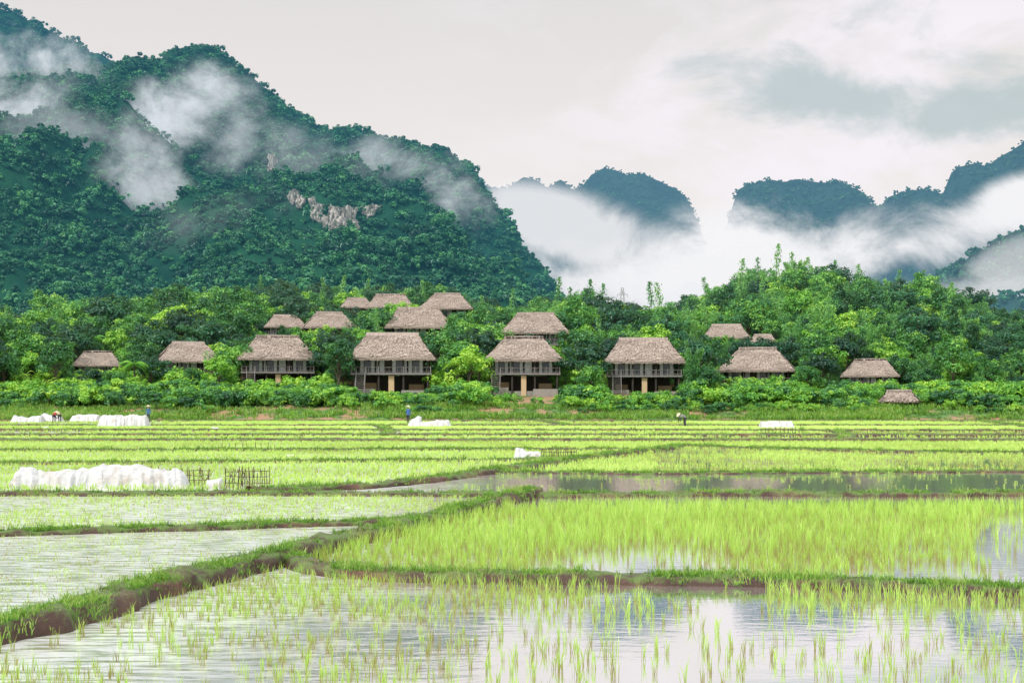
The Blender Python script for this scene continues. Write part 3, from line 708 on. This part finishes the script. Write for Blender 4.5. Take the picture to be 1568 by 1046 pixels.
for (u_,v_,y,i) in [(514,505,192,2),(705,500,189,0),(718,530,183,1),(700,470,206,3),(735,525,186,8),(896,525,185,2),(905,560,180,0),(1072,515,188,2),(1083,560,181,0),(1240,560,180,0),(1270,530,190,1),(1240,545,186,3),(1420,560,183,0),(1465,540,186,1),(230,545,187,2),(210,575,180,1),(350,530,192,0),(335,545,184,1),(80,545,188,0),(40,500,200,3),(5,560,185,2),(1530,560,184,2),(1500,575,180,0),(380,500,205,8),(700,535,187,8),(1390,548,187,3),(735,505,200,2),(500,575,181,1),(895,500,199,0)]:
    x=wx(u_,y);z=float(hill(x,y));s=(wz(v_,y)-z)/ph[i];place(x,y,i,max(.35,min(.95,s)),force=True,sep=.1)
for k in range(9000):
    y=random.uniform(181,335);x=random.uniform(-.47,.47)*y*1.05
    u=U0+F*x/y
    if u>1050: ch=random.choices([0,1,2,3,4,5,8,9],[2.4,2.2,1.8,2.2,3.2,2.,.3,.3])[0]
    elif u>830: ch=random.choices([0,1,2,3,4,5,8,9],[3,3,2.4,2,1.,1.,.6,1])[0]
    else: ch=random.choices([0,1,2,3,4,5,8,9],[3,3,2.8,2,.5,.5,.9,1])[0]
    s=random.uniform(.5,1.2)
    if y<205: s*=.8
    if y>270: s=random.uniform(.55,1.2)
    if ch in(4,5): s*=.8
    if u>1490: s*=.75
    place(x,y,ch,s,sep=.52)
for k in range(7000):
    y=random.uniform(169,250);x=random.uniform(-.42,.42)*y
    i=random.choice([6,7,6,7,7,9]);s=random.uniform(.45,1.25)*(1.35 if y>185 else 1)
    if i==9: s*=.55
    place(x,y,i,s,sep=.42)
for row,(yy,sz) in enumerate(((167,.4),(169.5,.55),(172.5,.75),(176,.9))):
    for x in np.arange(-80,80,.95):
        if row<2 and 330<U0+F*x/yy<585: continue
        nn=vn(x*.1,row*3.,5)
        if row<3 and nn<(.5 if row<2 else .3): continue
        y=yy+random.uniform(-1,1);z=float(hill(x,y));i=random.choice([6,7,7])
        s=sz*random.uniform(.6,1.3)*(.7+.6*nn)
        if blocked(x,y,z,ph[i]*s,1.): continue
        pts.append((x,y,z-.1));scs.append(s);ids.append(i)
pts=np.array(pts);scs=np.array(scs);ids=np.array(ids);print('veg',len(pts))
hm=(ids<6)|(ids>7);fr_=np.where(hm&(pts[:,1]<205))[0]
for k in fr_:
    i=ids[k];ob(protos[i][0],protos[i][1],loc=pts[k],rot=(0,0,random.uniform(0,6.28)),sc=float(scs[k]))
rest=np.ones(len(pts),bool);rest[fr_]=False
bu=rest&((ids==6)|(ids==7));tr_=rest&~bu
scatter('hillside_trees',pts[tr_],scs[tr_],rng.uniform(0,6.28,tr_.sum()),ids[tr_],protos)
scatter('hillside_bushes',pts[bu],scs[bu],rng.uniform(0,6.28,bu.sum()),ids[bu]-6,protos[6:8])
rd=MB();n=16000;X=rng.uniform(-80,80,n);Y=rng.uniform(161.5,172,n);u=U0+F*X/Y
d_=fbm(X*.12,Y*.3,33,3);soil=(u>320)&(u<590)&(Y<168)
kp=(rng.random(n)<np.clip((d_-.35)*3.2,.04,1))&~(soil&(rng.random(n)<.8));X,Y,d_=X[kp],Y[kp],d_[kp]
tufts(rd,np.stack([X,Y,hill(X,Y)-.05],1),6,.25+.75*d_,np.full(len(X),.09),np.full(len(X),.22),.7,.4+.8*(d_-.3))
ob('tall_grass',rd.mesh('tall_grass',[M_grass]))

# ================================================================ MIST
def mistmat(name,nsc,col,em=.8,lo=.1,hi=1.7,na=3.2,n2a=2.,dist=.5,ek=1.5):
    t=NT(name);oc=t.n('ShaderNodeTexCoord').outputs['Object'];oi=t.n('ShaderNodeObjectInfo')
    sp=t.n('ShaderNodeSeparateColor',{0:oi.outputs['Color']})
    l=t.n('ShaderNodeVectorMath',{0:oc},operation='LENGTH').outputs['Value']
    P=t.scaled(t.pos(),(1,1,1.1))
    n=t.noise(nsc,P,6,.62,dist);n2=t.noise(nsc*.4,P,2,.5)
    e=t.math('SUBTRACT',1.,l,True)
    a=t.math('ADD',t.math('MULTIPLY',e,ek),t.math('MULTIPLY',t.math('SUBTRACT',n,.5),na))
    a=t.math('ADD',a,t.math('MULTIPLY',t.math('SUBTRACT',n2,.5),n2a))
    a=t.n('ShaderNodeMapRange',{0:a,1:lo,2:hi,3:0.,4:1.},interpolation_type='SMOOTHSTEP').outputs[0]
    eg=t.n('ShaderNodeMapRange',{0:e,1:0.,2:.45,3:0.,4:1.},interpolation_type='SMOOTHSTEP').outputs[0]
    a=t.math('MULTIPLY',t.math('MULTIPLY',a,eg),sp.outputs[0],True)
    s=t.smix(em,t.n('ShaderNodeBsdfDiffuse',{0:(.9,.9,.9,1)}).outputs[0],t.n('ShaderNodeEmission',{0:(*col,1)}).outputs[0])  # cloud brightness mostly put in as emission, standing in for scattered skylight
    return t.end(t.smix(a,t.n('ShaderNodeBsdfTransparent').outputs[0],s))
M_mist=mistmat('mist_near',.017,(.70,.77,.85),.8,.15,1.75,4.8,2.2,.25,1.1);M_mist2=mistmat('mist_far',.007,(.9,.9,.93),.85,.1,1.25,3.6,2.,.4)
gx,gz=np.meshgrid(np.linspace(-1,1,9),np.linspace(-1,1,9))
pme={}
def mist(u,v,ru,rv,d,rot,dens,mat):
    if mat.name not in pme: pme[mat.name]=gridmesh('mist_sheet',gx,0*gx,gz,[mat])
    k=d/F;o=ob('low_cloud',pme[mat.name],loc=(wx(u,d),d,wz(v,d)),rot=(0,R(-rot),0),sc=(ru*k,20,rv*k));o.color=(dens,0,0,1);return o
for a in [
 (85,105,220,80,1020,-10,1.),(5,180,140,130,900,-20,1.),(290,165,150,95,880,20,1.),(245,235,130,110,800,45,.75),
 (365,215,125,100,840,-35,.55),(690,295,160,70,800,-32,.95),(600,245,160,50,900,-12,.6),(480,250,160,70,860,-20,.25),
 (300,350,220,90,700,10,.22),(110,180,200,120,830,0,.4)]:
    mist(*a,M_mist)
for a in [(850,345,220,75,1750,-12,.8),(900,430,360,105,1550,0,1.),(1150,385,230,115,1600,8,1.),(1380,378,330,80,1500,8,1.),(1550,320,200,60,1480,20,1.),
 (1500,465,240,65,1000,5,.7),(1120,445,360,75,1230,0,.9),(1540,405,130,50,1020,20,.5)]:
    mist(*a,M_mist2)

# ================================================================ SHEETS, FENCE, PEOPLE
tt=NT('white_plastic');n1=tt.noise(2.,tt.n('ShaderNodeTexCoord').outputs['Object'],6,.6)
c=tt.mix(tt.ramp(n1,[(.5,0.),(.8,1.)]),(.76,.77,.78),(.5,.4,.31))
nw=tt.noise(5.,tt.n('ShaderNodeTexCoord').outputs['Object'],4,.6,1.)
pp=tt.n('ShaderNodeBsdfPrincipled',{'Base Color':c,'Roughness':.4,'Normal':tt.n('ShaderNodeBump',{'Strength':.9,'Distance':.08,'Height':nw}).outputs[0]});trn=tt.n('ShaderNodeBsdfTranslucent',{0:(.8,.8,.8,1)}).outputs[0]
M_white=tt.end(tt.smix(.12,pp.outputs[0],trn))
def tarp(u0,u1,vb,vt,seed,depth_=1.2,peaks=0.4,name='white_plastic_cover',fk=1.):
    d=gd(vb);x0,x1=wx(u0,d),wx(u1,d);h=wz(vt,d);h=max(.15,h)
    L=x1-x0;nx=int(max(60,L*40));A,Bq=np.meshgrid(np.linspace(0,1,nx),np.linspace(0,1,44))
    Xl=(A-.5)*L;prof=np.clip(1-np.abs(2*Bq-1)**2.6,0,1)**.8
    top=h*(1-peaks*vn(A*L*1.3,A*0,seed)-.12*vn(A*L*6,A*0,seed+1))*np.clip(np.minimum(A,1-A)*18,0,1)**.5
    rg=lambda a,b,s_:1-np.abs(vn(a,b,s_)*2-1)
    fold=((rg(A*L*2.+Bq*5,Bq*2.,seed+3)-.5)*.14+(rg(A*L*6-Bq*7,Bq*3,seed+5)-.5)*.09)*min(h,.6)*fk
    Z=top*prof+fold*np.sqrt(prof);Y=(Bq-.5)*depth_+(rg(A*L*5+Bq,Bq*1.2,seed+8)-.5)*.2*min(1,h*2)
    Xl=Xl+(fbm(A*L*2,Bq*2,seed+5,2)-.5)*.12
    return ob(name,gridmesh(name,Xl,Y,np.maximum(Z,0)-.02,[M_white]),loc=((x0+x1)/2,d+depth_/2,.02))
tarp(12,283,747,713,21,.8,.3,fk=1.5);tarp(314,338,748,724,4,.5,.6)
tarp(786,829,704,682,5,.8,.75);tarp(147,223,654,634,6,2.,.12);tarp(105,150,646,634,7,2,.2);tarp(15,62,647,634,8,2,.4);tarp(55,92,646,633,9,1.5,.5)
tarp(624,690,654,643,10,1.5,.25);tarp(628,645,653,634,12,1,.5);tarp(1167,1218,656,644,11,2.,.1);tarp(1545,1600,643,633,13,2,.2);tarp(437,449,700,696,14,.3);tarp(322,334,658,654,15,.6);tarp(60,72,656,652,16,.6)
M_stick=simple('bamboo_stick',(.06,.045,.03),(.2,.15,.09),8)
def fence(u0,u1,vb,h,n,cross=True,lean=.1):
    d=gd(vb);x0,x1=wx(u0,d),wx(u1,d);m=MB()
    for x in np.linspace(x0,x1,n):
        x+=random.uniform(-.03,.03);m.tube([(x,0,-.1),(x+random.uniform(-lean,lean)*.5,random.uniform(-.05,.05),h*random.uniform(.8,1.15))],.009*max(1,d/40),4)
    if cross:
        for z in(.3,.62,.9): m.tube([(x0,0,h*z+random.uniform(-.02,.02)),((x0+x1)/2,.02,h*z+random.uniform(-.03,.03)),(x1,0,h*z)],.008*max(1,d/40),4)
        for i in range(n//2):
            a=random.uniform(x0,x1);m.tube([(a,0,0),(a+random.uniform(-.35,.35),.02,h)],.007*max(1,d/40),4)
    ob('bamboo_fence',m.mesh('fence',[M_stick]),loc=(0,d,0.02))
fence(283,320,744,.42,10);fence(345,412,750,.5,20);fence(200,290,741,.45,10,False);fence(829,882,703,.42,15);fence(950,990,700,.3,8,False)
fence(1165,1230,668,.5,12,False);fence(340,420,690,.35,9,False)
def farmer(u,vb,pose,shirt,trous,rot,hat=True):
    d=gd(vb);e=empty('farmer',(wx(u,d),d,.02),(0,0,R(rot)))
    if pose=='stand':
        J=[(0,0,.92),(0,-.02,1.2),(0,0,1.42),(0,-.02,1.5),(0,-.02,1.62),(.18,0,1.4),(.25,-.06,1.12),(.2,-.25,.95),(-.18,0,1.4),(-.26,.0,1.12),(-.27,-.06,.86),(.1,0,.88),(.12,-.04,.48),(.12,0,.04),(-.1,0,.88),(-.12,.05,.48),(-.12,.1,.04),(.12,-.12,.02),(-.12,-.02,.02)];hd=(0,-.03,1.66)
    else:
        J=[(0,.1,.84),(0,-.12,1.0),(0,-.36,1.04),(0,-.44,1.04),(0,-.54,1.0),(.18,-.34,1.0),(.2,-.42,.72),(.14,-.5,.42),(-.18,-.34,1.0),(-.2,-.4,.72),(-.12,-.52,.4),(.1,.1,.8),(.13,.0,.45),(.13,.06,.04),(-.1,.1,.8),(-.13,.02,.45),(-.13,.1,.04),(.13,-.08,.02),(-.13,-.04,.02)];hd=(0,-.58,1.02)
    E=[(0,1),(1,2),(2,3),(3,4),(2,5),(5,6),(6,7),(2,8),(8,9),(9,10),(0,11),(11,12),(12,13),(13,17),(0,14),(14,15),(15,16),(16,18)]
    Rr=[.16,.15,.15,.06,.1,.07,.05,.035,.07,.05,.035,.1,.07,.045,.1,.07,.045,.035,.035]
    me=bpy.data.meshes.new('body');me.from_pydata(J,E,[]);o=ob('body',me,e)
    md=o.modifiers.new('s','SKIN')
    for i,sv in enumerate(me.skin_vertices[0].data): sv.radius=(Rr[i],Rr[i]*.8);sv.use_root=(i==0)
    sd=o.modifiers.new('ss','SUBSURF');sd.levels=1;sd.render_levels=1
    t=NT('clothes');z=t.n('ShaderNodeSeparateXYZ',{0:t.n('ShaderNodeTexCoord').outputs['Object']}).outputs[2]
    zz_=.9 if pose=='stand' else .82
    r=t.n('ShaderNodeValToRGB',{0:t.math('DIVIDE',z,2.)});r.color_ramp.interpolation='CONSTANT';el=r.color_ramp.elements
    el[0].position=0;el[0].color=(*trous,1);el[1].position=zz_/2;el[1].color=(*shirt,1)
    if pose=='stand': q=el.new(.735);q.color=(.45,.27,.18,1)
    t.end(t.n('ShaderNodeBsdfPrincipled',{'Base Color':r.outputs[0],'Roughness':.85}).outputs[0]);me.materials.append(t.m)
    if hat:
        m=MB();k=14
        for j in range(k):
            a,b=2*math.pi*j/k,2*math.pi*(j+1)/k
            m.add([(.24*math.cos(a),.24*math.sin(a),0),(.24*math.cos(b),.24*math.sin(b),0),(.01*math.cos(b),.01*math.sin(b),.17),(.01*math.cos(a),.01*math.sin(a),.17)],[(0,1,2,3)])
        ob('conical_hat',m.mesh('hat',[simple('straw_hat',(.6,.52,.36),(.7,.62,.45))]),e,loc=(hd[0],hd[1],hd[2]+.02),rot=(0 if pose=='stand' else R(50),0,0))
farmer(83,648,'bend',(.5,.05,.06),(.03,.03,.05),60);farmer(91,647,'bend',(.06,.07,.12),(.03,.03,.04),-20)
farmer(227,648,'stand',(.06,.16,.3),(.05,.05,.06),30);farmer(625,650,'stand',(.05,.13,.35),(.03,.03,.05),150);farmer(1048,654,'bend',(.3,.3,.28),(.04,.04,.05),-70)
